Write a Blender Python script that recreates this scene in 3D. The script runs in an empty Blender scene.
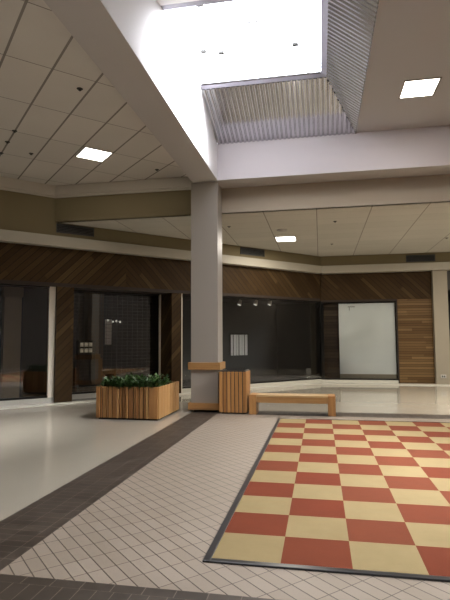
import bpy, bmesh, math, random
from mathutils import Vector, Matrix
random.seed(7)
D = bpy.data
COL = bpy.context.scene.collection
PI = math.pi

# ------------------------------------------------------------------ helpers
def link(name, bm, mats, parent=None, smooth=False, loc=None, rotz=0.0):
    me = D.meshes.new(name)
    bm.normal_update()
    bm.to_mesh(me); bm.free()
    if not isinstance(mats, (list, tuple)): mats = [mats]
    for m in mats: me.materials.append(m)
    if smooth:
        for p in me.polygons: p.use_smooth = True
    o = D.objects.new(name, me); COL.objects.link(o)
    if parent: o.parent = parent
    if loc is not None: o.location = loc
    if rotz: o.rotation_euler = (0, 0, rotz)
    return o

def tag(o, label=None, cat=None, group=None, kind=None):
    if label: o['label'] = label
    if cat: o['category'] = cat
    if group: o['group'] = group
    if kind: o['kind'] = kind
    return o

def thing(name, label, cat, loc=(0, 0, 0), rotz=0.0, group=None):
    o = D.objects.new(name, None); COL.objects.link(o)
    o.location = loc; o.rotation_euler = (0, 0, rotz)
    o.empty_display_size = .1
    return tag(o, label, cat, group)

def struct(name, bm, mats, parent=None, smooth=False):
    o = link(name, bm, mats, parent, smooth)
    if not parent: o['kind'] = 'structure'
    return o

def BM():
    bm = bmesh.new(); bm.loops.layers.uv.new('UVMap'); return bm

def face(bm, pts, uvs=None, mi=0, F=None):
    vs = [bm.verts.new(F(*p) if F else p) for p in pts]
    f = bm.faces.new(vs); f.material_index = mi
    if uvs:
        l = bm.loops.layers.uv.active
        for lp, uv in zip(f.loops, uvs): lp[l].uv = uv
    return f

def box(bm, x0, x1, y0, y1, z0, z1, F=None, uvf=None, mi=0, bev=0.0):
    """box in (a, b, c) coordinates mapped through F; uvf(a, b, c) -> uv"""
    P = [(x, y, z) for z in (z0, z1) for y in (y0, y1) for x in (x0, x1)]
    idx = [(0, 2, 3, 1), (4, 5, 7, 6), (0, 1, 5, 4), (2, 6, 7, 3), (0, 4, 6, 2), (1, 3, 7, 5)]
    vs = [bm.verts.new(F(*p) if F else p) for p in P]
    l = bm.loops.layers.uv.active
    fs = []
    for q in idx:
        f = bm.faces.new([vs[i] for i in q]); f.material_index = mi
        if uvf:
            for lp, i in zip(f.loops, q): lp[l].uv = uvf(*P[i])
        fs.append(f)
    if bev > 0:
        es = set(e for f in fs for e in f.edges)
        bmesh.ops.bevel(bm, geom=list(es), offset=bev, segments=2, affect='EDGES', profile=.6)
    return fs

def cyl(bm, p0, p1, r0, r1=None, n=16, caps=True):
    if r1 is None: r1 = r0
    p0 = Vector(p0); p1 = Vector(p1); d = (p1 - p0).normalized()
    a = d.orthogonal().normalized(); b = d.cross(a)
    A = []; B = []
    for i in range(n):
        t = 2 * PI * i / n; u = a * math.cos(t) + b * math.sin(t)
        A.append(bm.verts.new(p0 + u * r0)); B.append(bm.verts.new(p1 + u * r1))
    for i in range(n):
        j = (i + 1) % n
        bm.faces.new([A[i], A[j], B[j], B[i]])
    if caps:
        bm.faces.new(A[::-1]); bm.faces.new(B)

# ------------------------------------------------------------------ materials
def mat(name):
    m = D.materials.new(name); m.use_nodes = True
    nt = m.node_tree; b = nt.nodes['Principled BSDF']
    return m, nt, b

def N(nt, typ, **kw):
    n = nt.nodes.new(typ)
    for k, v in kw.items(): setattr(n, k, v)
    return n

def mth(nt, op, a, b=None, c=None):
    n = nt.nodes.new('ShaderNodeMath'); n.operation = op
    for i, v in enumerate((a, b, c)):
        if v is None: continue
        if isinstance(v, (int, float)): n.inputs[i].default_value = v
        else: nt.links.new(v, n.inputs[i])
    return n.outputs[0]

def mixc(nt, f, a, b, blend='MIX'):
    n = nt.nodes.new('ShaderNodeMix'); n.data_type = 'RGBA'; n.blend_type = blend
    for sock, v in ((n.inputs['Factor'], f), (n.inputs[6], a), (n.inputs[7], b)):
        if isinstance(v, (int, float)): sock.default_value = v
        elif isinstance(v, tuple): sock.default_value = (*v[:3], 1)
        else: nt.links.new(v, sock)
    return n.outputs[2]

def noise(nt, vec, scale, detail=3, rough=.5):
    n = nt.nodes.new('ShaderNodeTexNoise'); n.inputs['Scale'].default_value = scale
    n.inputs['Detail'].default_value = detail; n.inputs['Roughness'].default_value = rough
    if vec is not None: nt.links.new(vec, n.inputs['Vector'])
    return n.outputs['Fac']

def ramp(nt, fac, stops):
    n = nt.nodes.new('ShaderNodeValToRGB'); e = n.color_ramp.elements
    e[0].position, e[0].color = stops[0][0], (*stops[0][1], 1)
    e[1].position, e[1].color = stops[-1][0], (*stops[-1][1], 1)
    for p, c in stops[1:-1]:
        x = e.new(p); x.color = (*c, 1)
    nt.links.new(fac, n.inputs[0]); return n.outputs[0]

def bump(nt, h, bsdf, strength=.3, dist=.01):
    n = nt.nodes.new('ShaderNodeBump'); n.inputs['Strength'].default_value = strength
    n.inputs['Distance'].default_value = dist
    nt.links.new(h, n.inputs['Height']); nt.links.new(n.outputs[0], bsdf.inputs['Normal'])

def plain(name, col, rough=.6, metal=0.0, var=.06, scale=3.0, spec=.5):
    m, nt, b = mat(name)
    tc = N(nt, 'ShaderNodeTexCoord')
    f = noise(nt, tc.outputs['Object'], scale, 4)
    c = mixc(nt, f, tuple(v * (1 - var) for v in col), tuple(min(1, v * (1 + var)) for v in col))
    nt.links.new(c, b.inputs['Base Color'])
    b.inputs['Roughness'].default_value = rough; b.inputs['Metallic'].default_value = metal
    b.inputs['Specular IOR Level'].default_value = spec
    return m

def emis(name, col, s):
    m, nt, b = mat(name)
    b.inputs['Base Color'].default_value = (.8, .8, .8, 1)
    b.inputs['Emission Color'].default_value = (*col, 1); b.inputs['Emission Strength'].default_value = s
    return m

def grid_mat(name, rot, ou, wu, ov, wv, gu, gv, ca, cb, cg, rough=.5, bmp=.3, speck=0.0, fine=0.0, spec=.5, stagger=False):
    """tiles on a world-space grid: lines at u = ou + k*wu, v = ov + k*wv, joints gu / gv wide"""
    m, nt, b = mat(name)
    tc = N(nt, 'ShaderNodeTexCoord'); sp = N(nt, 'ShaderNodeSeparateXYZ'); nt.links.new(tc.outputs['Object'], sp.inputs[0])
    x, y = sp.outputs[0], sp.outputs[1]; c, s = math.cos(rot), math.sin(rot)
    u = mth(nt, 'ADD', mth(nt, 'MULTIPLY', x, c), mth(nt, 'MULTIPLY', y, s))
    v = mth(nt, 'SUBTRACT', mth(nt, 'MULTIPLY', y, c), mth(nt, 'MULTIPLY', x, s))
    un = mth(nt, 'DIVIDE', mth(nt, 'SUBTRACT', u, ou), wu)
    vn = mth(nt, 'DIVIDE', mth(nt, 'SUBTRACT', v, ov), wv)
    def dist(q, w):
        r = mth(nt, 'ROUND', q)
        return mth(nt, 'MULTIPLY', mth(nt, 'ABSOLUTE', mth(nt, 'SUBTRACT', q, r)), w)
    mu = mth(nt, 'LESS_THAN', dist(un, wu), gu / 2); mv = mth(nt, 'LESS_THAN', dist(vn, wv), gv / 2)
    g = mth(nt, 'MAXIMUM', mu, mv)
    cb_ = N(nt, 'ShaderNodeCombineXYZ')
    nt.links.new(mth(nt, 'FLOOR', un), cb_.inputs[0]); nt.links.new(mth(nt, 'FLOOR', vn), cb_.inputs[1])
    wn = N(nt, 'ShaderNodeTexWhiteNoise', noise_dimensions='3D'); nt.links.new(cb_.outputs[0], wn.inputs['Vector'])
    col = mixc(nt, wn.outputs['Value'], ca, cb)
    if speck:
        f = noise(nt, tc.outputs['Object'], 60, 3, .7)
        col = mixc(nt, mth(nt, 'MULTIPLY', mth(nt, 'GREATER_THAN', f, .6), speck), col, tuple(k * .5 for k in ca))
    big = noise(nt, tc.outputs['Object'], .9, 3)
    col = mixc(nt, mth(nt, 'MULTIPLY', big, .25), col, tuple(k * .6 for k in ca))
    col = mixc(nt, g, col, cg)
    nt.links.new(col, b.inputs['Base Color'])
    b.inputs['Specular IOR Level'].default_value = spec
    r = mth(nt, 'ADD', mth(nt, 'MULTIPLY', wn.outputs['Value'], .1), rough)
    nt.links.new(r, b.inputs['Roughness'])
    if bmp: bump(nt, mth(nt, 'SUBTRACT', 1.0, g), b, bmp, .004)
    return m

def board_mat(name, width, cols, dark=1.0, rough=.5, groove=.05):
    """uv: u along the boards, v across them, both in metres"""
    m, nt, b = mat(name)
    uv = N(nt, 'ShaderNodeUVMap'); uv.uv_map = 'UVMap'
    sp = N(nt, 'ShaderNodeSeparateXYZ'); nt.links.new(uv.outputs[0], sp.inputs[0])
    v = mth(nt, 'DIVIDE', sp.outputs[1], width); vf = mth(nt, 'FLOOR', v)
    w1 = N(nt, 'ShaderNodeTexWhiteNoise', noise_dimensions='1D'); nt.links.new(vf, w1.inputs['W'])
    uo = mth(nt, 'ADD', mth(nt, 'DIVIDE', sp.outputs[0], 2.3), mth(nt, 'MULTIPLY', w1.outputs[0], 5.0))
    cb = N(nt, 'ShaderNodeCombineXYZ'); nt.links.new(vf, cb.inputs[0]); nt.links.new(mth(nt, 'FLOOR', uo), cb.inputs[1])
    w2 = N(nt, 'ShaderNodeTexWhiteNoise', noise_dimensions='3D'); nt.links.new(cb.outputs[0], w2.inputs['Vector'])
    c = ramp(nt, w2.outputs['Value'], cols)
    g3 = N(nt, 'ShaderNodeCombineXYZ')
    nt.links.new(mth(nt, 'MULTIPLY', sp.outputs[0], 1.2), g3.inputs[0])
    nt.links.new(mth(nt, 'MULTIPLY', sp.outputs[1], 30.0), g3.inputs[1]); nt.links.new(w2.outputs['Value'], g3.inputs[2])
    gr = noise(nt, g3.outputs[0], 1.5, 4, .6)
    c = mixc(nt, mth(nt, 'MULTIPLY', gr, .55), c, tuple(k * .35 for k in cols[0][1]))
    fr = mth(nt, 'FRACT', v)
    gm = mth(nt, 'MAXIMUM', mth(nt, 'LESS_THAN', fr, groove), mth(nt, 'GREATER_THAN', fr, 1 - groove))
    c = mixc(nt, gm, c, (.012, .008, .005))
    nt.links.new(c, b.inputs['Base Color'])
    b.inputs['Roughness'].default_value = rough; b.inputs['Specular IOR Level'].default_value = .12
    bump(nt, mth(nt, 'SUBTRACT', mth(nt, 'MULTIPLY', gr, .3), gm), b, .5, .006)
    return m

def grain_mat(name, ca, cb, axis='Z', rough=.45, scale=1.0):
    """solid wood grain running along one object axis"""
    m, nt, b = mat(name)
    tc = N(nt, 'ShaderNodeTexCoord'); mp = N(nt, 'ShaderNodeMapping')
    nt.links.new(tc.outputs['Object'], mp.inputs[0])
    sc = {'X': (1, 14, 14), 'Y': (14, 1, 14), 'Z': (14, 14, 1)}[axis]
    mp.inputs['Scale'].default_value = [k * scale for k in sc]
    oi = N(nt, 'ShaderNodeObjectInfo')
    cv = N(nt, 'ShaderNodeCombineXYZ')
    for i in range(3): nt.links.new(mth(nt, 'MULTIPLY', oi.outputs['Random'], 40.0), cv.inputs[i])
    nt.links.new(cv.outputs[0], mp.inputs['Location'])
    f = noise(nt, mp.outputs[0], 1.6, 5, .6)
    f2 = mth(nt, 'ADD', mth(nt, 'MULTIPLY', f, .7), mth(nt, 'MULTIPLY', oi.outputs['Random'], .45))
    c = ramp(nt, f2, [(.25, ca), (.8, cb)])
    nt.links.new(c, b.inputs['Base Color']); b.inputs['Roughness'].default_value = rough
    bump(nt, f, b, .15, .003)
    return m

def polished_floor():
    m, nt, b = mat('polished_terrazzo')
    tc = N(nt, 'ShaderNodeTexCoord')
    f = noise(nt, tc.outputs['Object'], .5, 4, .6); g = noise(nt, tc.outputs['Object'], 90, 2, .8)
    c = mixc(nt, f, (.37, .335, .27), (.45, .41, .335))
    c = mixc(nt, mth(nt, 'MULTIPLY', mth(nt, 'GREATER_THAN', g, .62), .25), c, (.25, .22, .19))
    nt.links.new(c, b.inputs['Base Color'])
    r = noise(nt, tc.outputs['Object'], 2.2, 4, .7)
    nt.links.new(mth(nt, 'ADD', mth(nt, 'MULTIPLY', r, .10), .03), b.inputs['Roughness'])
    b.inputs['Specular IOR Level'].default_value = .6
    bump(nt, noise(nt, tc.outputs['Object'], 3.0, 2), b, .02, .01)
    return m

def carpet_mat():
    m, nt, b = mat('checkered_carpet')
    tc = N(nt, 'ShaderNodeTexCoord'); sp = N(nt, 'ShaderNodeSeparateXYZ'); nt.links.new(tc.outputs['Object'], sp.inputs[0])
    u = mth(nt, 'FLOOR', mth(nt, 'DIVIDE', sp.outputs[0], .5)); v = mth(nt, 'FLOOR', mth(nt, 'DIVIDE', sp.outputs[1], .5))
    k = mth(nt, 'GREATER_THAN', mth(nt, 'MULTIPLY', mth(nt, 'FRACT', mth(nt, 'MULTIPLY', mth(nt, 'ADD', mth(nt, 'ADD', u, v), 100.0), .5)), 2.0), .5)
    cb = N(nt, 'ShaderNodeCombineXYZ'); nt.links.new(u, cb.inputs[0]); nt.links.new(v, cb.inputs[1])
    w = N(nt, 'ShaderNodeTexWhiteNoise', noise_dimensions='3D'); nt.links.new(cb.outputs[0], w.inputs['Vector'])
    c = mixc(nt, k, CARPET_YELLOW, CARPET_RED)
    st = noise(nt, tc.outputs['Object'], 2.5, 5, .65); fi = noise(nt, tc.outputs['Object'], 120, 2, .8)
    c = mixc(nt, mth(nt, 'MULTIPLY', mth(nt, 'SUBTRACT', st, .35), .9), c, mixc(nt, k, (.19, .14, .065), (.10, .026, .016)))
    c = mixc(nt, mth(nt, 'MULTIPLY', fi, .3), c, mixc(nt, k, (.19, .13, .055), (.09, .018, .011)))
    c = mixc(nt, mth(nt, 'MULTIPLY', w.outputs['Value'], .12), c, (.2, .12, .06))
    nt.links.new(c, b.inputs['Base Color']); b.inputs['Roughness'].default_value = .95
    b.inputs['Specular IOR Level'].default_value = .1
    bump(nt, fi, b, .4, .004)
    return m

CARPET_YELLOW = (.285, .225, .115)
CARPET_RED = (.160, .037, .017)
M = {}
M['floor'] = polished_floor()
M['carpet'] = carpet_mat()
DA, DB, DG = (.036, .026, .018), (.062, .046, .033), (.13, .10, .078)
M['paving'] = grid_mat('diagonal_pavers', PI / 4, -1.45 / math.sqrt(2), .1047, 1.09 / math.sqrt(2), .23, .009, .006,
                       (.26, .213, .165), (.31, .258, .205), (.07, .053, .038), .42, .4, speck=.12)
M['solY'] = grid_mat('dark_soldier_pavers_long', 0, -1.91, .2, -.46, .105, .006, .006, DA, DB, DG, .42, .3)
M['strY'] = grid_mat('dark_edge_pavers_long', 0, -2.01, .1, -.46, .21, .006, .006, DA, DB, DG, .42, .3)
M['solX'] = grid_mat('dark_soldier_pavers_cross', 0, -.98, .118, -.56, .22, .006, .006, DA, DB, DG, .42, .3)
M['strX'] = grid_mat('dark_edge_pavers_cross', 0, -.96, .21, -.47, .1, .006, .006, DA, DB, DG, .42, .3)
M['ceil_up'] = grid_mat('acoustic_tiles_upper', PI / 4, -1.19 / math.sqrt(2), .65, 5.58 / math.sqrt(2), 1.3, .034, .016,
                        (.60, .57, .525), (.66, .62, .57), (.22, .20, .18), .8, .5, speck=.06, spec=.2)
M['ceil_low'] = grid_mat('acoustic_tiles_lower', 0, -.46, 1.245, .17, .62, .022, .006,
                         (.56, .54, .48), (.62, .59, .53), (.26, .235, .205), .8, .4, speck=.06, spec=.2)
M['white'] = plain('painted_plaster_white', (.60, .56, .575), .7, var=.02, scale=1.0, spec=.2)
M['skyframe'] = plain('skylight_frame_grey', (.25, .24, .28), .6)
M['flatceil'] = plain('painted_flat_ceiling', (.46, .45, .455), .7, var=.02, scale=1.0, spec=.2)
M['bright'] = plain('well_white_glare', (.84, .84, .85), .6, var=.01, scale=1.0, spec=.2)  # daylight glare on the well faces lifted into the white itself
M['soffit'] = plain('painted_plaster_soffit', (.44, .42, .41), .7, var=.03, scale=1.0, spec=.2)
M['beige_light'] = plain('beam_beige_lighter', (.36, .305, .235), .75, var=.03, scale=1.0, spec=.2)  # lighter beige for the right part of the drop wall
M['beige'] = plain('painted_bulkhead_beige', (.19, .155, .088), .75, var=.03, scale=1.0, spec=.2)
M['crown'] = plain('painted_trim_cream', (.50, .46, .39), .6, var=.03)
M['ledge'] = plain('painted_ledge_cream', (.38, .35, .285), .6, var=.04)
M['column'] = plain('column_laminate_taupe', (.30, .27, .235), .45, var=.03, scale=.8)
M['pil'] = plain('pilaster_beige', (.27, .235, .175), .6, var=.04)
M['curb'] = plain('curb_terrazzo_white', (.55, .53, .46), .35, var=.08, scale=8)
M['sill'] = plain('sill_grey_metal', (.42, .41, .37), .4, metal=.2)
M['shadow'] = plain('dark_recess', (.015, .014, .013), .8)
BR = [(.0, (.042, .023, .008)), (.35, (.050, .028, .010)), (.8, (.064, .037, .014)), (1.0, (.100, .061, .024))]
M['boards'] = board_mat('stained_cedar_boards', .14, BR, rough=.65)
M['boards_h'] = board_mat('stained_cedar_boards_level', .09, [(.0, (.115, .064, .025)), (.5, (.165, .098, .04)), (1.0, (.23, .145, .062))])
M['header'] = plain('dark_brown_header', (.022, .013, .008), .8, var=.2, scale=6)
M['dark'] = plain('dark_bronze_metal', (.02, .018, .016), .35, metal=.6)
M['chrome'] = plain('brushed_steel', (.6, .6, .6), .3, metal=1.0)
M['whiteframe'] = plain('white_window_frame', (.78, .72, .60), .5)
M['board'] = plain('white_painted_board', (.86, .87, .84), .55, var=.10, scale=1.2)
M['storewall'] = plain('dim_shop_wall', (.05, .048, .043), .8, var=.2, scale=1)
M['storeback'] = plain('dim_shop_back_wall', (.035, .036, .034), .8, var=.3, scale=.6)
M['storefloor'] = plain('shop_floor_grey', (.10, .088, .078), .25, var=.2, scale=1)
M['storebeige'] = plain('shop_upright_tan', (.30, .20, .11), .7, var=.1)
M['oak'] = grain_mat('honey_oak_upright', (.24, .105, .030), (.46, .235, .078), 'Z')
M['oakX'] = grain_mat('honey_oak_level', (.24, .115, .038), (.42, .23, .082), 'X')
M['oakY'] = grain_mat('honey_oak_deep', (.36, .19, .075), (.60, .37, .17), 'Y')
M['oakpale'] = grain_mat('pale_oak_seat', (.32, .19, .08), (.48, .32, .15), 'X')
M['cap'] = plain('black_plastic_rim', (.03, .03, .03), .35)
M['wall'] = plain('plain_mall_wall', (.08, .068, .055), .8)
M['vent'] = plain('vent_slats_dark', (.045, .045, .042), .5)

def corr_mat():
    m, nt, b = mat('corrugated_aluminium')
    tc = N(nt, 'ShaderNodeTexCoord')
    f = noise(nt, tc.outputs['Object'], 1.4, 3)
    nt.links.new(mixc(nt, f, (.52, .52, .55), (.66, .66, .69)), b.inputs['Base Color'])
    b.inputs['Metallic'].default_value = .95; b.inputs['Roughness'].default_value = .12
    return m
M['corr'] = corr_mat()

def glass_mat(name, refl=.9, tint=(.8, .82, .82)):
    m, nt, b = mat(name); nt.nodes.remove(b)
    out = nt.nodes['Material Output']
    tr = N(nt, 'ShaderNodeBsdfTransparent'); tr.inputs[0].default_value = (*tint, 1)
    gl = N(nt, 'ShaderNodeBsdfGlossy'); gl.inputs['Roughness'].default_value = .02; gl.inputs[0].default_value = (1, 1, 1, 1)
    fr = N(nt, 'ShaderNodeFresnel'); fr.inputs[0].default_value = 1.5
    mx = N(nt, 'ShaderNodeMixShader')
    nt.links.new(mth(nt, 'MULTIPLY', fr.outputs[0], refl), mx.inputs[0])
    nt.links.new(tr.outputs[0], mx.inputs[1]); nt.links.new(gl.outputs[0], mx.inputs[2])
    nt.links.new(mx.outputs[0], out.inputs[0])
    return m
M['glass'] = glass_mat('shop_window_glass', 2.2)
M['glass_a'] = glass_mat('shop_window_glass_left', 6.0)
M['glass_b'] = glass_mat('shop_window_glass_middle', 4.0)
M['glass_soft'] = glass_mat('shop_window_glass_soft', .9)
M['skyglass'] = glass_mat('skylight_glass', .3, (.97, .98, 1))
M['lamp'] = emis('troffer_diffuser', (1, .95, .86), 9)
M['lampdim'] = emis('spot_bulb', (1, .93, .80), .8)
M['lit'] = emis('lit_shelf_glow', (1, .80, .50), .20)
M['blind'] = emis('lit_blind_slats', (.70, .52, .17), .05)

# ------------------------------------------------------------------ frames of the two shopfront walls
LX, LY = -6.6, 6.75
ddx, ddy = .92 + 6.6, 14.5 - 6.75
LL = math.hypot(ddx, ddy); ddx /= LL; ddy /= LL
def FL(s, n, z): return (LX + ddx * s - ddy * n, LY + ddy * s + ddx * n, z)      # left wall: s along, n into the shops
RY = 14.5
def FR(s, n, z): return (s, RY + n, z)                                            # right wall: s is x
SC = LL                                                                           # corner
TH = math.atan2(ddy, ddx)
r2 = math.sqrt(2)
def uv_up(sg, s0=0): return lambda s, n, z: ((s * sg + n - z) / r2, (z + sg * (s - s0) + 40) / r2)
uv_rise = lambda s, n, z: ((s + z) / r2, (z - s + n + 40) / r2)     # boards climb to the right
uv_fall = lambda s, n, z: ((s - z) / r2, (z + s + n + 40) / r2)     # boards fall to the right
uv_lev = lambda s, n, z: (s + n, z + 20)

# ------------------------------------------------------------------ floor
bm = BM()
def rect(x0, x1, y0, y1, mi): face(bm, [(x0, y0, 0), (x1, y0, 0), (x1, y1, 0), (x0, y1, 0)], mi=mi)
X0, X1, X2, X3, X4, X5 = -2.01, -1.91, -1.51, -1.41, 8.6, 9.2
YA, YB, YC, YD = -.47, -1.07, 7.0, 7.6
rect(-16, X0, -9, 19, 0); rect(X5, 10, -9, 19, 0)
rect(X0, X5, -9, YB, 0); rect(X0, X5, YD, 19, 0)
rect(X3, X4, YA, YC, 1)
rect(X0, X1, YB, YD, 3); rect(X1, X2, YB, YD, 2); rect(X2, X3, YA, YC, 3)
rect(X3, X4, YA - .1, YA, 5); rect(X2, X3, YB, YA, 4); rect(X3, X4, YB, YA - .1, 4)
rect(X2, X4, YC, YD, 4)
rect(X4, X5, YB, YD, 2)
struct('floor', bm, [M['floor'], M['paving'], M['solY'], M['strY'], M['solX'], M['strX']])

# carpet with its edging
t = thing('checkered_carpet', 'large red and yellow checkered carpet with black edging inlaid in the paved floor', 'carpet', (0, 0, 0))
bm = BM(); box(bm, 0, 8.0, 0, 6.5, 0, .008); link('carpet_field', bm, M['carpet'], t)
bm = BM()
box(bm, -.055, 0, -.055, 6.55, 0, .014, bev=.004); box(bm, 0, 8.0, -.055, 0, 0, .014, bev=.004)
box(bm, 8.0, 8.055, -.055, 6.55, 0, .014, bev=.004); box(bm, 0, 8.0, 6.5, 6.52, 0, .014, bev=.004)
link('edging', bm, plain('black_rubber_edging', (.018, .018, .020), .3), t)

# ------------------------------------------------------------------ ceilings, beams, bulkheads
HS, HU, HL, HF, HT = 5.2, 5.52, 4.6, 6.05, 6.54
# upper left ceiling, bounded by the left bulkhead line
bk = .1
def bulk_at(y):
    s = (y - LY - ddx * bk) / ddy
    return FL(s, bk, 0)[0], s
bx, s_beam = bulk_at(7.75)
p0 = FL(-14, bk, HU); p1 = FL(s_beam, bk, HU)
bm = BM()
face(bm, [(-2.01, -9, HU), (-2.01, 7.75, HU), p1, p0, (p0[0], -9, HU)])
struct('ceiling', bm, M['ceil_up'])
# lower ceiling behind the beam
pc = FL(SC, 0, HL)
bm = BM()
lo = [(9.5, 7.75, HL), (9.5, RY + .1, HL), FL(SC + .05, bk, HL), FL(s_beam, bk, HL)]
face(bm, lo[::-1]); face(bm, [(a, b, HL + .05) for a, b, c in lo])
struct('ceiling', bm, M['ceil_low'])
# flat ceiling round the skylight wells (three wells)
bm = BM()
def ceil_with_holes(xs, ys, holes, z):
    for i in range(len(xs) - 1):
        for j in range(len(ys) - 1):
            cx = (xs[i] + xs[i + 1]) / 2; cy = (ys[j] + ys[j + 1]) / 2
            if any(h[0] < cx < h[1] and h[2] < cy < h[3] for h in holes): continue
            face(bm, [(xs[i], ys[j], z), (xs[i + 1], ys[j], z), (xs[i + 1], ys[j + 1], z), (xs[i], ys[j + 1], z)])
WELL = (-1.42, 1.66, 1.40, 7.14)
W2 = (5.6, 8.2, 1.4, 5.0); W3 = (1.2, 6.2, -7.0, -3.6)
ceil_with_holes(sorted({-1.42, 1.66, 5.2, 8.2, 1.2, 6.2, 5.6, 9.5}), sorted({-9, -7.0, -3.6, 1.4, 5.0, 7.14}), [WELL, W2, W3], HF)
struct('ceiling', bm, M['flatceil'])
bm = BM()
S1 = (-1.42, 1.03, 3.03, 5.56)
ceil_with_holes(sorted({-16.1, -1.42, 1.03, 5.2, 8.2, 1.2, 6.2, 5.6, 9.6}), sorted({-9.1, -7.0, -3.6, 1.4, 5.0, 3.03, 5.56, 19.1}), [S1, W2, W3], HT + .12)
struct('ceiling', bm, M['wall'])
# beams: the long soffit beam on the left and the cross beam over the column
bm = BM(); box(bm, -2.01, -1.42, -9, 7.14, HS, HF); box(bm, -2.01, 9.5, 7.14, 7.75, HS, HF)
struct('trim_1', bm, M['soffit'])
# thin skins on the well side of the beams, left one whitened for glare
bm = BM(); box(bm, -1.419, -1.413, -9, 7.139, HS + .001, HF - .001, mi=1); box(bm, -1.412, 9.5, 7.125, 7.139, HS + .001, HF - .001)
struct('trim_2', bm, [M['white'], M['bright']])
# beige drop wall behind the beam, a lighter beige right of the column
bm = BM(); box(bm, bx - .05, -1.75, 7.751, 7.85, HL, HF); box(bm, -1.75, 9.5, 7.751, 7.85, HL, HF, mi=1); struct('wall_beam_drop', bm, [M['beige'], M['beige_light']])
bm = BM(); box(bm, bx, -2.012, 7.66, 7.75, 5.27, HU); box(bm, bx, -2.012, 7.70, 7.75, 5.22, 5.27)
struct('trim_3', bm, M['crown'])
# bulkheads over the shopfronts
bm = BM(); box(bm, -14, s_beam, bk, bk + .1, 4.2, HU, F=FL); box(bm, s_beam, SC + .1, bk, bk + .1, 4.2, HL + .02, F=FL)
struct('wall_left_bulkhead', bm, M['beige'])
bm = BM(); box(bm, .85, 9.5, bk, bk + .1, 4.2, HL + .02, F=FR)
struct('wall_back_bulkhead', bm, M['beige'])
bm = BM(); box(bm, -14, s_beam, bk - .09, bk, 5.27, HU, F=FL); box(bm, -14, s_beam, bk - .05, bk, 5.22, 5.27, F=FL)
struct('trim_4', bm, M['crown'])
# cream ledges
bm = BM(); box(bm, -14, SC, 0, .6, 3.97, 4.24, F=FL, bev=.012); struct('trim_5', bm, M['ledge'])
bm = BM(); box(bm, .92, 9.5, 0, .6, 3.97, 4.24, F=FR, bev=.012); struct('trim_6', bm, M['ledge'])

# ------------------------------------------------------------------ skylight well
def corr_patch(name, n_waves, line, mati=None):
    """line(q) -> (bottom, top, normal) with q in 0..1 along the panel"""
    bm = BM(); cols = []
    per = 8; prof = [0, .6, 1, 1, 1, 1, .6, 0]
    tot = n_waves * per
    for i in range(tot + 1):
        b0, t0, nn = line(i / tot)
        o = Vector(nn) * (prof[i % per] * .024)
        cols.append((bm.verts.new(Vector(b0) + o), bm.verts.new(Vector(t0) + o)))
    for a, b in zip(cols, cols[1:]):
        if (a[0].co - a[1].co).length < 1e-4 and (b[0].co - b[1].co).length < 1e-4: continue
        try: bm.faces.new([a[0], b[0], b[1], a[1]])
        except ValueError: pass
    bk_ = []
    for i in range(65):
        b0, t0, nn = line(i / 64); o = Vector(nn) * -.006
        bk_.append((bm.verts.new(Vector(b0) + o), bm.verts.new(Vector(t0) + o)))
    for a, b in zip(bk_, bk_[1:]):
        try: bm.faces.new([a[0], b[0], b[1], a[1]])
        except ValueError: pass
    return struct(name, bm, M['corr'])
SX0, SX1, SY0, SY1 = -1.42, 1.03, 3.03, 5.56
def far_line(q):
    x = -1.41 + q * 3.07; f = 1.0 if x <= SX1 else (1.66 - x) / (1.66 - SX1)
    f = max(0, f)
    return (x, 7.14, HF), (x, 7.14 + (SY1 - 7.14) * f, HF + (HT - HF) * f), (0, -.3, -.95)
def near_line(q):
    x = -1.41 + q * 3.07; f = 1.0 if x <= SX1 else max(0, (1.66 - x) / (1.66 - SX1))
    return (x, 1.4, HF), (x, 1.4 + (SY0 - 1.4) * f, HF + (HT - HF) * f), (0, .3, -.95)
def right_line(q):
    y = 1.4 + q * 5.74
    f = (y - 1.4) / (SY0 - 1.4) if y < SY0 else ((7.14 - y) / (7.14 - SY1) if y > SY1 else 1.0)
    f = max(0, min(1, f))
    return (1.66, y, HF), (1.66 - (1.66 - SX1) * f, y, HF + (HT - HF) * f), (-.5, 0, -.85)
def left_line(q):
    y = 1.4 + q * 5.74
    f = (y - 1.4) / (SY0 - 1.4) if y < SY0 else ((7.14 - y) / (7.14 - SY1) if y > SY1 else 1.0)
    f = max(0, min(1, f))
    return (-1.42, y, HF), (-1.42, y, HF + (HT - HF) * f), (1, 0, 0)
corr_patch('trim_7', 31, far_line); corr_patch('trim_9', 57, right_line)
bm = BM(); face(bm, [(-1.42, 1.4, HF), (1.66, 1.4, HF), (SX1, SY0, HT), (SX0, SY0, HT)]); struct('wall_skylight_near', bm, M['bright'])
# left side of the well: white upstand, daylight glare put into its colour
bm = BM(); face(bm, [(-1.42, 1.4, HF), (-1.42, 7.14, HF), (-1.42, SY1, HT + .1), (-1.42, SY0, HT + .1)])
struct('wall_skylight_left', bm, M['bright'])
# hip trims
bm = BM()
for a, b in (((1.66, 7.14, HF), (SX1, SY1, HT)), ((1.66, 1.4, HF), (SX1, SY0, HT))):
    cyl(bm, Vector(a) + Vector((0, 0, -.01)), Vector(b) + Vector((0, 0, -.01)), .016, n=6)
struct('trim_10', bm, M['dark'])

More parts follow.
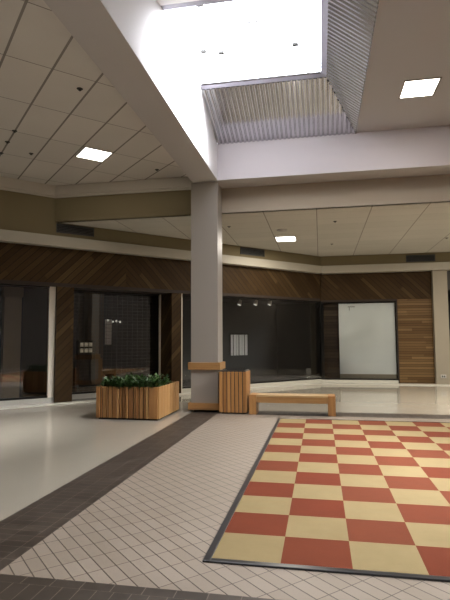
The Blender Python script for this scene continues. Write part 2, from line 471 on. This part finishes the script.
def skylight(x0, x1, y0, y1, z, n):
    w = D.objects.new('window_%d' % n, None); COL.objects.link(w); w['kind'] = 'structure'
    w.location = (0, 0, 0)
    bm = BM(); k = .11
    box(bm, x0 - .02, x0 + .008, y0, y1, z, z + .12); face(bm, [(x1, y0, z), (x1, y1, z), (x1 - k, y1, z + .06), (x1 - k, y0, z + .06)])
    box(bm, x0, x1, y0 - .02, y0 + k, z, z + .12); face(bm, [(x0, y1, z), (x1, y1, z), (x1, y1 - .07, z + .04), (x0, y1 - .07, z + .04)])
    link('window_frame', bm, M['skyframe'], w)
    bm = BM(); box(bm, x0, x1, y0, y1, z + .10, z + .112); link('pane', bm, M['skyglass'], w)
    bm = BM()
    ym = y0 + (y1 - y0) * .3
    box(bm, x0 + (x1 - x0) * .25, x0 + (x1 - x0) * .62, ym, ym + .03, z + .085, z + .1)
    link('glazing_bar', bm, plain('glazing_bar_%d' % n, (.5, .5, .52), .5), w)
    for px, py in ((-.85, 4.5), (.44, 4.5), (-.92, 3.2), (-1.15, 4.4)):
        if not (x0 < px < x1 and y0 < py < y1): continue
        bm = BM(); box(bm, px, px + .10, py, py + .06, z + .06, z + .099, bev=.004)
        link('glazing_clip', bm, M['vent'], w)
skylight(SX0, SX1, SY0, SY1, HT, 1)
# plain wells further off
def plain_well(W, n):
    x0, x1, y0, y1 = W; bm = BM()
    for a, b in (((x0, y0), (x1, y0)), ((x1, y0), (x1, y1)), ((x1, y1), (x0, y1)), ((x0, y1), (x0, y0))):
        face(bm, [(a[0], a[1], HF), (b[0], b[1], HF), (b[0], b[1], HT + .1), (a[0], a[1], HT + .1)])
    struct('wall_skylight_%s' % ('right' if n == 2 else 'rear'), bm, M['white'])
    skylight(x0, x1, y0, y1, HT, n)
plain_well(W2, 2); plain_well(W3, 3)

# ------------------------------------------------------------------ outer walls behind the camera
bm = BM()
box(bm, -16, 9.6, -9.1, -9, 0, 6.8); struct('wall_rear', bm, M['wall'])
bm = BM(); box(bm, 9.5, 9.6, -9, 19, 0, 6.8); struct('wall_right', bm, M['wall'])
bm = BM(); box(bm, -16.1, -16, -9, 19, 0, 6.8); struct('wall_far_left', bm, M['wall'])
bm = BM(); box(bm, -16, 9.6, 19, 19.1, 0, 5.0); struct('wall_far_back', bm, M['storeback'])

# ------------------------------------------------------------------ left shopfront (cedar boards)
FB = 2.99     # underside of the board fascia
bm = BM()
box(bm, -14, 3.3, .22, .34, FB, 3.97, F=FL, uvf=uv_rise)
box(bm, 3.3, SC + .12, .22, .34, FB, 3.97, F=FL, uvf=uv_fall)
struct('wall_left', bm, M['boards'])
bm = BM(); box(bm, -14, SC + .1, .20, .22, FB, FB + .07, F=FL); box(bm, -14, SC + .1, .2, 1.1, FB - .02, FB, F=FL)
struct('trim_11', bm, M['header'])
bm = BM(); box(bm, 1.42, 1.86, .22, 1.1, 0.0, FB - .02, F=FL, uvf=uv_rise); struct('wall_left_pier', bm, M['boards'])
bm = BM(); box(bm, 4.75, 5.08, .22, 1.1, 0.0, FB - .02, F=FL, uvf=uv_rise); struct('wall_left_pier', bm, M['boards'])
bm = BM(); box(bm, 5.08, 5.12, .24, .3, .05, FB - .02, F=FL); struct('trim_12', bm, M['whiteframe'])
# right wall boards
bm = BM()
box(bm, .80, 4.72, .32, .44, FB, 3.97, F=FR, uvf=uv_fall)
struct('wall_back', bm, M['boards'])
bm = BM(); box(bm, 3.53, 4.72, .32, .5, 0, FB, F=FR, uvf=uv_lev); struct('wall_back_pier', bm, M['boards_h'])
bm = BM(); box(bm, .9, 3.53, .30, .5, FB - .05, FB + .02, F=FR); box(bm, 3.49, 3.53, .31, .5, .13, FB, F=FR)
struct('trim_13', bm, M['header'])
bm = BM(); box(bm, 4.70, 5.18, .1, .6, 0, 3.97, F=FR, bev=.01); struct('trim_14', bm, M['pil'])
bm = BM(); box(bm, 5.18, 9.5, .32, .44, 3.3, 3.97, F=FR); struct('wall_back_right', bm, M['storewall'])

# curbs along the shopfronts
bm = BM()
box(bm, -14, SC + .03, -.02, .30, 0, .035, F=FL, bev=.01); struct('trim_15', bm, M['curb'])
bm = BM(); box(bm, .80, 9.5, -.12, .33, 0, .03, F=FR); struct('trim_16', bm, M['curb'])
bm = BM()
box(bm, -14, 1.42, .30, .5, 0, .16, F=FL); box(bm, 1.86, 4.75, .8, 1.0, 0, .14, F=FL)
struct('trim_17', bm, M['sill'])
bm = BM()
box(bm, 5.08, SC + .1, .26, .45, 0, .15, F=FL); box(bm, .78, 3.49, .32, .5, 0, .13, F=FR)
struct('trim_18', bm, M['curb'])

# ------------------------------------------------------------------ shop windows
def shop_window(n, F, s0, s1, nn, z0, z1, left_w=.04, right_w=.04, rightmat=None, grille=None, mull=(), gm='glass'):
    w = D.objects.new('window_%d' % n, None); COL.objects.link(w); w['kind'] = 'structure'
    bm = BM()
    box(bm, s0, s0 + left_w, nn - .02, nn + .04, z0, z1, F=F)
    box(bm, s0, s1, nn - .02, nn + .04, z1 - .025, z1, F=F); box(bm, s0, s1, nn - .02, nn + .04, z0, z0 + .05, F=F)
    for q in mull: box(bm, q, q + .03, nn - .02, nn + .04, z0, z1, F=F)
    link('window_frame', bm, M['dark'], w)
    bm = BM(); box(bm, s1 - right_w, s1, nn - .03, nn + .05, z0, z1, F=F)
    link('jamb', bm, rightmat or M['dark'], w)
    bm = BM(); face(bm, [(s0, nn, z0), (s1, nn, z0), (s1, nn, z1), (s0, nn, z1)], F=F)
    link('pane', bm, M[gm], w)
    if grille:
        bm = BM(); k = .0035
        s = s0 + .1
        while s < s1: box(bm, s, s + k * 2, nn + .12, nn + .127, z0, z1, F=F); s += .16
        z = z0 + .1
        while z < z1: box(bm, s0, s1, nn + .12, nn + .127, z, z + k * 2, F=F); z += .10
        link('security_grille', bm, plain('grille_metal_%d' % n, (.10, .10, .095), .5, metal=.5), w)
    return w
shop_window(4, FL, -6, 1.42, .36, .16, FB - .02, right_w=.15, rightmat=M['whiteframe'], mull=(-2.6,), gm='glass_a')
shop_window(5, FL, 1.86, 4.75, .92, .14, FB - .02, right_w=.05, rightmat=M['whiteframe'], grille=True, gm='glass_b')
shop_window(6, FL, 5.12, SC + .27, .36, .15, FB - .02, right_w=.02)
# right shop window: glass, then a white board
shop_window(7, FR, .84, 3.5, .40, .13, FB - .05, left_w=.015, right_w=.02, gm='glass_soft')
shop_window(8, FR, 5.18, 9.5, .40, .03, 3.3, mull=(7.0,))

# ------------------------------------------------------------------ shop interiors
bm = BM()
def F3(pts): face(bm, pts)
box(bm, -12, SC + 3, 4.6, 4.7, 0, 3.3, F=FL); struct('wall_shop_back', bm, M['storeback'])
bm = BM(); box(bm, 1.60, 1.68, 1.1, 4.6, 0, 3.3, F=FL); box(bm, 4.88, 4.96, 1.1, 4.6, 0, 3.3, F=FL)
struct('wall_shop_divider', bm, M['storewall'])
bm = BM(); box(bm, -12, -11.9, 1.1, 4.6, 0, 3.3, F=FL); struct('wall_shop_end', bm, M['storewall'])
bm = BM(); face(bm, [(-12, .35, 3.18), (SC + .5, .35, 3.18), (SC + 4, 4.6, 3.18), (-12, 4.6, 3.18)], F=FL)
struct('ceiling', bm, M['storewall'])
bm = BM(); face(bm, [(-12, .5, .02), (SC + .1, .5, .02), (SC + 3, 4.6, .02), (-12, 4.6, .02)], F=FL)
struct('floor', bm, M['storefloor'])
# right shop: boarded wall just behind the glass
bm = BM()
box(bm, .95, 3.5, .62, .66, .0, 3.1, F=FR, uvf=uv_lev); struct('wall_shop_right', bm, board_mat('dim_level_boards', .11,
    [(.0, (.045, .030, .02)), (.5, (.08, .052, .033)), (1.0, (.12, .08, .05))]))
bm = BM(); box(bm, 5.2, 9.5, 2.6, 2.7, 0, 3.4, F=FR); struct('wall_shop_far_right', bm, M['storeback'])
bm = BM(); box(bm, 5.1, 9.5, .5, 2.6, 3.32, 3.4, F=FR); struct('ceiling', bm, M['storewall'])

# white board in the right window
t = thing('white_board', 'tall white painted board covering the shop opening right of the corner', 'board', FR(2.42, .52, .13))
bm = BM(); box(bm, -.93, 1.04, -.03, .02, .20, 2.76, bev=.008); link('board_face', bm, M['board'], t)
bm = BM(); box(bm, -.93, 1.04, -.04, .02, .0, .20); link('kick_plate', bm, plain('kick_plate_tan', (.30, .25, .18), .5), t)
bm = BM(); box(bm, -.60, -.35, -.045, -.03, 2.62, 2.655); link('hinge_bar', bm, M['sill'], t)
bm = BM(); box(bm, -.56, -.53, -.045, -.03, 2.5, 2.62); link('hinge_strap', bm, M['sill'], t)

# outlet on the pilaster, rail in the far right shop
t = thing('electrical_outlet', 'small grey electrical outlet box low on the beige pilaster', 'outlet', FR(4.93, .1, .30))
bm = BM(); box(bm, -.09, .09, -.025, 0, -.06, .06, bev=.006); link('cover_plate', bm, M['sill'], t)
bm = BM(); box(bm, -.05, -.015, -.03, -.024, -.03, .03); box(bm, .015, .05, -.03, -.024, -.03, .03); link('socket', bm, M['dark'], t)
t = thing('door_push_rail', 'bright horizontal metal rail on the dark glass at the right edge', 'rail', FR(5.3, .3, 0))
bm = BM(); box(bm, -.1, 3.0, 0, .05, .30, .38, bev=.008); link('bar', bm, M['chrome'], t)
bm = BM(); box(bm, 0, .04, .05, .10, .31, .37); link('bracket', bm, M['chrome'], t)
bm = BM(); box(bm, 1.8, 1.84, .05, .10, .31, .37); link('bracket', bm, M['chrome'], t)

# interiors seen through the glass
def spot_fixture(s, n, z, label):
    x, y, _ = FL(s, n, 0)
    t = thing('track_spotlight', label, 'spotlight', (x, y, 3.18), group='white spotlights behind the long dark window')
    bm = BM(); cyl(bm, (0, 0, 0), (0, 0, -.02), .05); link('mount', bm, M['whiteframe'], t)
    bm = BM(); cyl(bm, (0, 0, -.02), (0, 0, z - 3.18 + .08), .012, n=8); link('stem', bm, M['whiteframe'], t)
    bm = BM(); dz = z - 3.18
    cyl(bm, (.02, .02, dz + .09), (-.02, -.03, dz - .06), .045, .075); link('lamp_head', bm, M['whiteframe'], t)
    bm = BM(); cyl(bm, (-.021, -.031, dz - .061), (-.024, -.034, dz - .070), .062, .062); link('bulb', bm, M['lampdim'], t)
for (s, z), w in zip([(7.83, 2.84), (8.53, 2.87), (9.17, 2.89)], ['leftmost', 'middle', 'rightmost']):
    spot_fixture(s, 1.0, z, 'small white spotlight under the shop ceiling, %s of the three behind the dark window' % w)
x, y, _ = FL(10.44, 4.6, 0)
t = thing('window_blind', 'dim yellow lit vertical blind at the back of the long dark shop', 'blind', (x, y, 0), TH)
for i in range(6):
    bm = BM(); box(bm, -.45 + i * .15, -.45 + i * .15 + (.125 if i % 2 else .10), -.06, -.04, .92, 1.80); link('slat', bm, M['blind'], t)
bm = BM(); box(bm, -.48, .48, -.08, -.02, 1.80, 1.86); link('head_rail', bm, M['dark'], t)
x, y, _ = FL(3.02, 2.4, 0)
t = thing('display_case', 'small lit display case glowing inside the shop behind the planter', 'display', (x, y, 0), TH)
bm = BM(); box(bm, -.25, .25, 0, .3, .02, 1.22, bev=.01); link('cabinet', bm, M['storewall'], t)
bm = BM(); box(bm, -.25, .25, .26, .3, 1.22, 1.58); box(bm, -.25, -.235, 0, .26, 1.22, 1.58); box(bm, .235, .25, 0, .26, 1.22, 1.58)
box(bm, -.25, .25, 0, .26, 1.39, 1.405); box(bm, -.25, .25, 0, .3, 1.57, 1.585); link('shelf_frame', bm, M['dark'], t)
for i in range(3):
    for j in range(2):
        bm = BM(); box(bm, -.19 + i * .14, -.19 + i * .14 + .09, .08, .16, 1.225 + j * .18, 1.34 + j * .18, bev=.006)
        link('lit_cell', bm, M['lit'], t)
for i, (s, z) in enumerate([(3.66, 2.22), (3.83, 2.18), (3.95, 2.20), (4.07, 2.18)]):
    x, y, _ = FL(s, 2.4, 0)
    t = thing('pendant_light', 'small glowing pendant light, %s of four hanging in the shop behind the planter' % ['first from left', 'second from left', 'third from left', 'last'][i],
              'pendant light', (x, y, 3.18), group='pendant lights in the shop behind the planter')
    bm = BM(); cyl(bm, (0, 0, 0), (0, 0, z - 3.18 + .05), .006, n=6); link('cord', bm, M['dark'], t)
    bm = BM(); bmesh.ops.create_uvsphere(bm, u_segments=12, v_segments=8, radius=.035)
    bmesh.ops.translate(bm, verts=bm.verts, vec=(0, 0, z - 3.18)); link('globe', bm, M['lampdim'], t, smooth=True)
x, y, _ = FL(3.42, 3.0, 0)
bm = BM(); box(bm, -.26, .26, -.2, .2, 0.02, 3.18, bev=.01)
o = link('shop_upright', bm, plain('brown_upright', (.10, .062, .04), .7), loc=(x, y, 0), rotz=TH); tag(o, 'dark brown pillar inside the shop behind the planter', 'upright')  # plain brown upright box set inside the shop
x, y, _ = FL(4.0, 3.2, 0)
bm = BM(); box(bm, -.11, .11, -.02, .02, 1.45, 2.28, bev=.006)
o = link('wall_banner', bm, emis('warm_lit_cloth', (.75, .52, .30), .05), loc=(x, y, 0), rotz=TH); tag(o, 'narrow tan lit panel under the pendant lights in the shop', 'panel')


x, y, _ = FL(.54, 1.1, 0)
bm = BM(); box(bm, -.21, .21, -.12, .12, 0.02, 2.72, bev=.008); box(bm, -.24, .24, -.15, .15, 2.72, 3.18, bev=.008)
o = link('shop_upright', bm, M['storebeige'], loc=(x, y, 0), rotz=TH); tag(o, 'tan pillar just behind the glass of the leftmost shop window', 'upright')  # plain tan upright box with a wider top, close behind the glass
for (s_, n_), w_ in zip([(.86, 3.6), (1.2, 4.3)], ['nearer the front', 'further back']):
    x, y, _ = FL(s_, n_, 0)
    t = thing('shop_downlight', 'tiny bright downlight in the leftmost shop, ' + w_, 'downlight', (x, y, 3.18), group='downlights in the leftmost shop')
    bm = BM(); cyl(bm, (0, 0, 0), (0, 0, -.015), .07); link('trim_ring', bm, M['whiteframe'], t)
    bm = BM(); cyl(bm, (0, 0, -.016), (0, 0, -.03), .05); link('bulb', bm, M['lampdim'], t)

# ------------------------------------------------------------------ column
t = thing('column', 'tall square taupe column with oak bands in the middle of the hall', 'column', (-1.74, 7.47, 0))
bm = BM(); box(bm, -.31, .31, -.27, .27, .04, HS, bev=.006); link('shaft', bm, M['column'], t)
bm = BM(); box(bm, -.25, .25, -.22, .22, 0, .04); link('plinth', bm, M['shadow'], t)
def band(z0, z1, m):
    bm = BM(); e = .055
    box(bm, -.31 - e, .31 + e, -.27 - e, -.27, z0, z1, bev=.008); box(bm, -.31 - e, .31 + e, .27, .27 + e, z0, z1, bev=.008)
    box(bm, -.31 - e, -.31, -.27, .27, z0, z1, bev=.006); box(bm, .31, .31 + e, -.27, .27, z0, z1, bev=.006)
    link('oak_band', bm, m, t)
band(.93, 1.09, M['oakX']); band(.05, .20, M['oakX'])

# ------------------------------------------------------------------ slatted litter bin
t = thing('litter_bin', 'square oak slatted litter bin standing against the column', 'bin', (-1.07, 7.31, 0))
hw = .30
bm = BM(); box(bm, -hw + .03, hw - .03, -hw + .03, hw - .03, .03, .86); link('liner', bm, M['shadow'], t)
bm = BM(); box(bm, -hw + .05, hw - .05, -hw + .05, hw - .05, 0, .03); link('plinth', bm, M['shadow'], t)
ns = 7; pw = 2 * hw / ns
slatbm = BM(); box(slatbm, -pw / 2 + .009, pw / 2 - .009, -.015, .015, .03, .90, bev=.006)
proto = link('slat', slatbm, M['oak'], t); first = True
for side in range(4):
    for i in range(ns):
        o = proto if first else proto.copy()
        if not first: COL.objects.link(o); o.parent = t
        first = False
        q = -hw + pw * (i + .5); e = hw - .012
        p = [(q, -e), (e, q), (-q, e), (-e, -q)][side]
        o.location = (p[0], p[1], 0); o.rotation_euler = (0, 0, side * PI / 2)
bm = BM(); w = .05; h = hw - .02
for a in ((-h, h, -h, -h + w), (-h, h, h - w, h), (-h, -h + w, -h + w, h - w), (h - w, h, -h + w, h - w)):
    box(bm, a[0], a[1], a[2], a[3], .875, .925, bev=.006)
link('rim', bm, M['cap'], t)

# ------------------------------------------------------------------ bench
t = thing('bench', 'low oak bench with slab legs beside the litter bin', 'bench', (.19, 7.21, 0))
L = .905
for s in (-1, 1):
    bm = BM(); a, b = sorted((s * L, s * (L - .155))); box(bm, a, b, -.21, .21, 0, .415, bev=.008); link('leg', bm, M['oak'], t)
for i in range(4):
    bm = BM(); y0 = -.205 + i * .103; box(bm, -L + .157, L - .157, y0, y0 + .099, .375, .412, bev=.005)
    link('seat_plank', bm, M['oakpale'], t)
bm = BM(); box(bm, -L + .157, L - .157, -.20, -.16, .25, .374, bev=.006); link('apron', bm, M['oakX'], t)
bm = BM(); box(bm, -L + .157, L - .157, .16, .20, .25, .374, bev=.006); link('apron', bm, M['oakX'], t)

# ------------------------------------------------------------------ planter
px0, px1, py0, py1, ph = -3.70, -2.35, 5.87, 7.32, .66
t = thing('wooden_planter', 'square oak slatted planter box full of dark green foliage', 'planter', ((px0 + px1) / 2, (py0 + py1) / 2, 0))
hx, hy = (px1 - px0) / 2, (py1 - py0) / 2
bm = BM(); box(bm, -hx + .05, hx - .05, -hy + .05, hy - .05, 0, .04); link('plinth', bm, M['shadow'], t)
bm = BM(); box(bm, -hx + .035, hx - .035, -hy + .035, hy - .035, .04, ph - .10); link('liner', bm, M['shadow'], t)
wm = [grain_mat('planter_oak_%d' % i, a, b, 'Z') for i, (a, b) in enumerate((((.24, .105, .030), (.42, .21, .07)), ((.17, .075, .022), (.30, .14, .045)), ((.31, .155, .052), (.46, .26, .10))))]
def run_side(side, length, off):
    wd = []; rem = length
    pat = [.085, .05, .07, .05, .085, .10, .05, .06, .085, .05, .11, .05, .07, .09, .05, .06, .09] if side in (0, 2) else [.19] * 20
    i = 0
    if side in (0, 2): rem -= .20
    while rem > .03:
        w_ = min(pat[i % len(pat)], rem); wd.append((w_, i)); rem -= w_; i += 1
    if side in (0, 2): wd.append((.20, 0))
    q = -length / 2
    for w_, i in wd:
        if w_ < .03: q += w_; continue
        dep = .012 if i % 3 else .036
        if side in (1, 3): dep = .026
        bm = BM(); box(bm, -w_ / 2 + .008, w_ / 2 - .008, -.01, dep, .035, ph, bev=.006)
        o = link('slat', bm, wm[(2 if side in (1, 3) else (i * 7 + i // 3) % 3)], t)
        c = q + w_ / 2; q += w_
        p = [(c, -off + .0), (off, c), (-c, off), (-off, -c)][side]
        # slat stands outward from the box wall
        o.location = (p[0], p[1], 0); o.rotation_euler = (0, 0, [PI, -PI / 2, 0, PI / 2][side])
run_side(0, 2 * hx - .02, hy - .03); run_side(2, 2 * hx - .02, hy - .03)
run_side(1, 2 * hy - .02, hx - .03); run_side(3, 2 * hy - .02, hx - .03)
bm = BM(); box(bm, -hx + .036, hx - .036, -hy + .036, hy - .036, ph - .10, ph - .05); link('soil', bm, plain('potting_soil', (.02, .013, .008), .95), t)

# foliage: bed of low leafy plants
def leaf_mat():
    m, nt, b = mat('glossy_green_leaf')
    gi = N(nt, 'ShaderNodeNewGeometry')
    c = ramp(nt, gi.outputs['Random Per Island'], [(0, (.010, .030, .005)), (.6, (.025, .070, .012)), (1, (.06, .13, .025))])
    nt.links.new(c, b.inputs['Base Color']); b.inputs['Roughness'].default_value = .4
    return m
bm = BM()
def leaf(p, az, tilt, ln):
    d = Vector((math.cos(az) * math.cos(tilt), math.sin(az) * math.cos(tilt), math.sin(tilt)))
    s = Vector((-math.sin(az), math.cos(az), 0)); up = s.cross(d)
    w_ = ln * .30; p = Vector(p)
    m0 = p; m1 = p + d * ln * .35 + up * .0; m2 = p + d * ln * .75 - up * ln * .05; tip = p + d * ln - up * ln * .18
    l1, r1 = m1 + s * w_ + up * ln * .08, m1 - s * w_ + up * ln * .08
    l2, r2_ = m2 + s * w_ * .75 + up * ln * .05, m2 - s * w_ * .75 + up * ln * .05
    V = [bm.verts.new(v) for v in (m0, m1, m2, tip, l1, r1, l2, r2_)]
    for q in ((0, 1, 4), (0, 5, 1), (1, 2, 6, 4), (1, 5, 7, 2), (2, 3, 6), (2, 7, 3)): bm.faces.new([V[i] for i in q])
for k in range(150):
    cx = random.uniform(-hx + .08, hx - .08); cy = random.uniform(-hy + .08, hy - .08)
    if k % 3 == 0: cy = -hy + random.uniform(.03, .16)
    hgt = random.uniform(.04, .19)
    for j in range(16):
        r = random.uniform(.0, .09); a = random.uniform(0, 2 * PI)
        leaf((cx + math.cos(a) * r * .5, cy + math.sin(a) * r * .5, ph - .04 + hgt * random.uniform(.2, 1)), a, random.uniform(-.3, .9), random.uniform(.05, .11))
o = link('foliage_bed', bm, leaf_mat(), loc=t.location)
tag(o, 'dense low dark green leafy plants filling the slatted oak planter', 'foliage', kind='stuff')

# ------------------------------------------------------------------ recessed ceiling lights
def recessed(cx, cy, z, w, d, rot, label, m=None, group='square recessed ceiling lights'):
    t = thing('recessed_ceiling_light', label, 'ceiling light', (cx, cy, z), rot, group)
    bm = BM(); e = .03
    for a in ((-w / 2 - e, w / 2 + e, -d / 2 - e, -d / 2), (-w / 2 - e, w / 2 + e, d / 2, d / 2 + e), (-w / 2 - e, -w / 2, -d / 2, d / 2), (w / 2, w / 2 + e, -d / 2, d / 2)):
        box(bm, a[0], a[1], a[2], a[3], -.012, 0)
    link('frame', bm, plain('light_frame', (.25, .23, .2), .5), t)
    bm = BM(); box(bm, -w / 2, w / 2, -d / 2, d / 2, -.010, -.002); link('diffuser', bm, m or M['lamp'], t)
    return t
recessed(-3.82, 5.87, HU, .56, .60, PI / 4, 'glowing square recessed light in the tiled ceiling left of the skylight')
recessed(2.63, 5.36, HF, .56, .60, 0, 'glowing square recessed light in the plain ceiling right of the skylight')
recessed(-.145, 11.11, HL, .56, .68, 0, 'small glowing recessed light in the far low tiled ceiling behind the column')

recessed(6.3, 10.2, HL, .56, .60, 0, 'added fill light, an unseen square fixture in the low ceiling beyond the right edge', group=None)  # unseen fixtures from here on are added to brighten the floor at right
recessed(5.3, 8.9, HL, .56, .60, 0, 'added fill light, an unseen square fixture just behind the cross beam, beyond the right edge', group=None)
recessed(8.4, 12.4, HL, .56, .60, 0, 'added fill light, an unseen square fixture in the low ceiling far beyond the right edge', group=None)
def lamp(x, y, z, e, rot=0, sz=.5):
    l = D.lights.new('troffer_lamp', 'AREA'); l.shape = 'SQUARE'; l.size = sz; l.energy = e; l.color = (1, .92, .80)
    o = D.objects.new('troffer_lamp', l); COL.objects.link(o); o.location = (x, y, z - .03); o.rotation_euler = (0, 0, rot)
lamp(-3.82, 5.87, HU, 20, PI / 4); lamp(2.63, 5.36, HF, 30); lamp(-.145, 11.11, HL, 160); lamp(6.3, 10.2, HL, 200); lamp(8.4, 12.4, HL, 100); lamp(5.3, 8.9, HL, 420)  # lamps past the right edge are added fill for the floor there
# small dark sprinkler heads / downlights in the ceilings
def sprinkler(x, y, z, label):
    t = thing('sprinkler_head', label, 'sprinkler', (x, y, z), group='ceiling sprinkler heads')
    bm = BM(); cyl(bm, (0, 0, 0), (0, 0, -.008), .05, .04); link('escutcheon', bm, M['dark'], t)
    bm = BM(); cyl(bm, (0, 0, -.008), (0, 0, -.025), .012, n=8); link('nozzle', bm, M['dark'], t)
    bm = BM(); cyl(bm, (0, 0, -.025), (0, 0, -.029), .022, n=12); link('deflector', bm, M['dark'], t)
for (x, y), w in zip([(-2.81, 3.26), (-5.09, 5.56), (-2.82, 7.04), (-4.75, 4.47), (-5.69, 5.41), (-5.2, 4.91)],
                     ['nearest the long beam, in front', 'left of the glowing square light', 'nearest the top of the column', 'top of three at left edge', 'lowest of three at left edge', 'middle of three at left edge']):
    sprinkler(x, y, HU, 'small dark sprinkler in the upper left ceiling, ' + w)
for (x, y), w in zip([(-1.52, 9.16), (1.24, 9.15), (1.23, 12.24), (4.59, 12.0)],
                     ['beside the column', 'right of the small light, near the beam', 'right of the light, near back wall', 'at the right edge']):
    sprinkler(x, y, HL, 'small dark sprinkler in the low far ceiling, ' + w)
t = thing('smoke_detector', 'flat oval detector just in front of the small far ceiling light', 'detector', (-.17, 9.88, HL))
bm = BM(); cyl(bm, (0, 0, 0), (0, 0, -.02), .14, .13, n=20); link('base', bm, M['soffit'], t)
bm = BM(); cyl(bm, (0, 0, -.02), (0, 0, -.04), .08, .06, n=20); link('cover', bm, M['soffit'], t)

# ------------------------------------------------------------------ air vents
def vent(F, s0, s1, z0, z1, th, label):
    x, y, _ = F((s0 + s1) / 2, bk, 0)
    t = thing('air_vent', label, 'vent', (x, y, (z0 + z1) / 2), th, 'dark slotted air vents above the ledge')
    w, h = (s1 - s0) / 2, (z1 - z0) / 2
    bm = BM(); box(bm, -w, w, -.006, 0, -h, h); link('backing', bm, M['shadow'], t)
    bm = BM()
    for a in ((-w, w, -h, -h + .02), (-w, w, h - .02, h), (-w, -w + .02, -h, h), (w - .02, w, -h, h)): box(bm, a[0], a[1], -.025, -.006, a[2], a[3])
    link('frame', bm, M['vent'], t)
    n = 5
    for i in range(n):
        z = -h + .02 + (2 * h - .04) * (i + .5) / n
        bm = BM(); box(bm, -w + .02, w - .02, -.02, -.006, z - .006, z + .006); link('slat', bm, M['vent'], t)
vent(FL, 1.33, 2.32, 4.34, 4.57, TH, 'dark slotted air vent above the ledge at left, beside the beam end')
vent(FL, 7.18, 8.18, 4.34, 4.57, TH, 'dark slotted air vent above the ledge just right of the column')
vent(FR, 3.84, 4.81, 4.29, 4.53, 0, 'dark slotted air vent above the ledge at the far right')

# ------------------------------------------------------------------ light
w = D.worlds.new('World'); bpy.context.scene.world = w; w.use_nodes = True
bg = w.node_tree.nodes['Background']; bg.inputs[0].default_value = (.97, .97, 1.0, 1); bg.inputs[1].default_value = 14.0
def portal(x0, x1, y0, y1):
    l = D.lights.new('skylight_portal', 'AREA'); l.shape = 'RECTANGLE'; l.size = x1 - x0; l.size_y = y1 - y0
    l.cycles.is_portal = True
    o = D.objects.new('skylight_portal', l); COL.objects.link(o); o.location = ((x0 + x1) / 2, (y0 + y1) / 2, HT + .2)
for W in ((SX0, SX1, SY0, SY1), W2, W3): portal(*W)
l = D.lights.new('winter_sun', 'SUN'); l.energy = 120; l.angle = math.radians(55); l.color = (1, .97, .95)
o = D.objects.new('winter_sun', l); COL.objects.link(o); o.location = (4, 4, 12)
dv = Vector((-1.0, -.05, -.62)).normalized()
o.rotation_euler = dv.to_track_quat('-Z', 'Y').to_euler()

# ------------------------------------------------------------------ camera
cam = D.cameras.new('camera'); co = D.objects.new('camera', cam); COL.objects.link(co)
cam.sensor_fit = 'VERTICAL'; cam.sensor_height = 36.0; cam.lens = 496.4 * 36 / 600; cam.clip_start = .05; cam.clip_end = 200
co.location = (.80964, -3.6664, 1.59733)
pi_, ya, ro = map(math.radians, (4.5534, 10.8105, .2822))
R = Matrix.Rotation(ya, 3, 'Z') @ Matrix.Rotation(pi_, 3, 'X') @ Matrix.Rotation(ro, 3, 'Y')
# camera looks along its -Z with +Y up; our frame looks along +Y with +Z up
R = R @ Matrix.Rotation(PI / 2, 3, 'X')
co.rotation_euler = R.to_euler()
sc = bpy.context.scene
sc.camera = co
sc.view_settings.view_transform = 'Standard'
sc.view_settings.exposure = -0.4
sc.cycles.max_bounces = 10; sc.cycles.diffuse_bounces = 6; sc.cycles.transparent_max_bounces = 12
sc.cycles.sample_clamp_indirect = 6
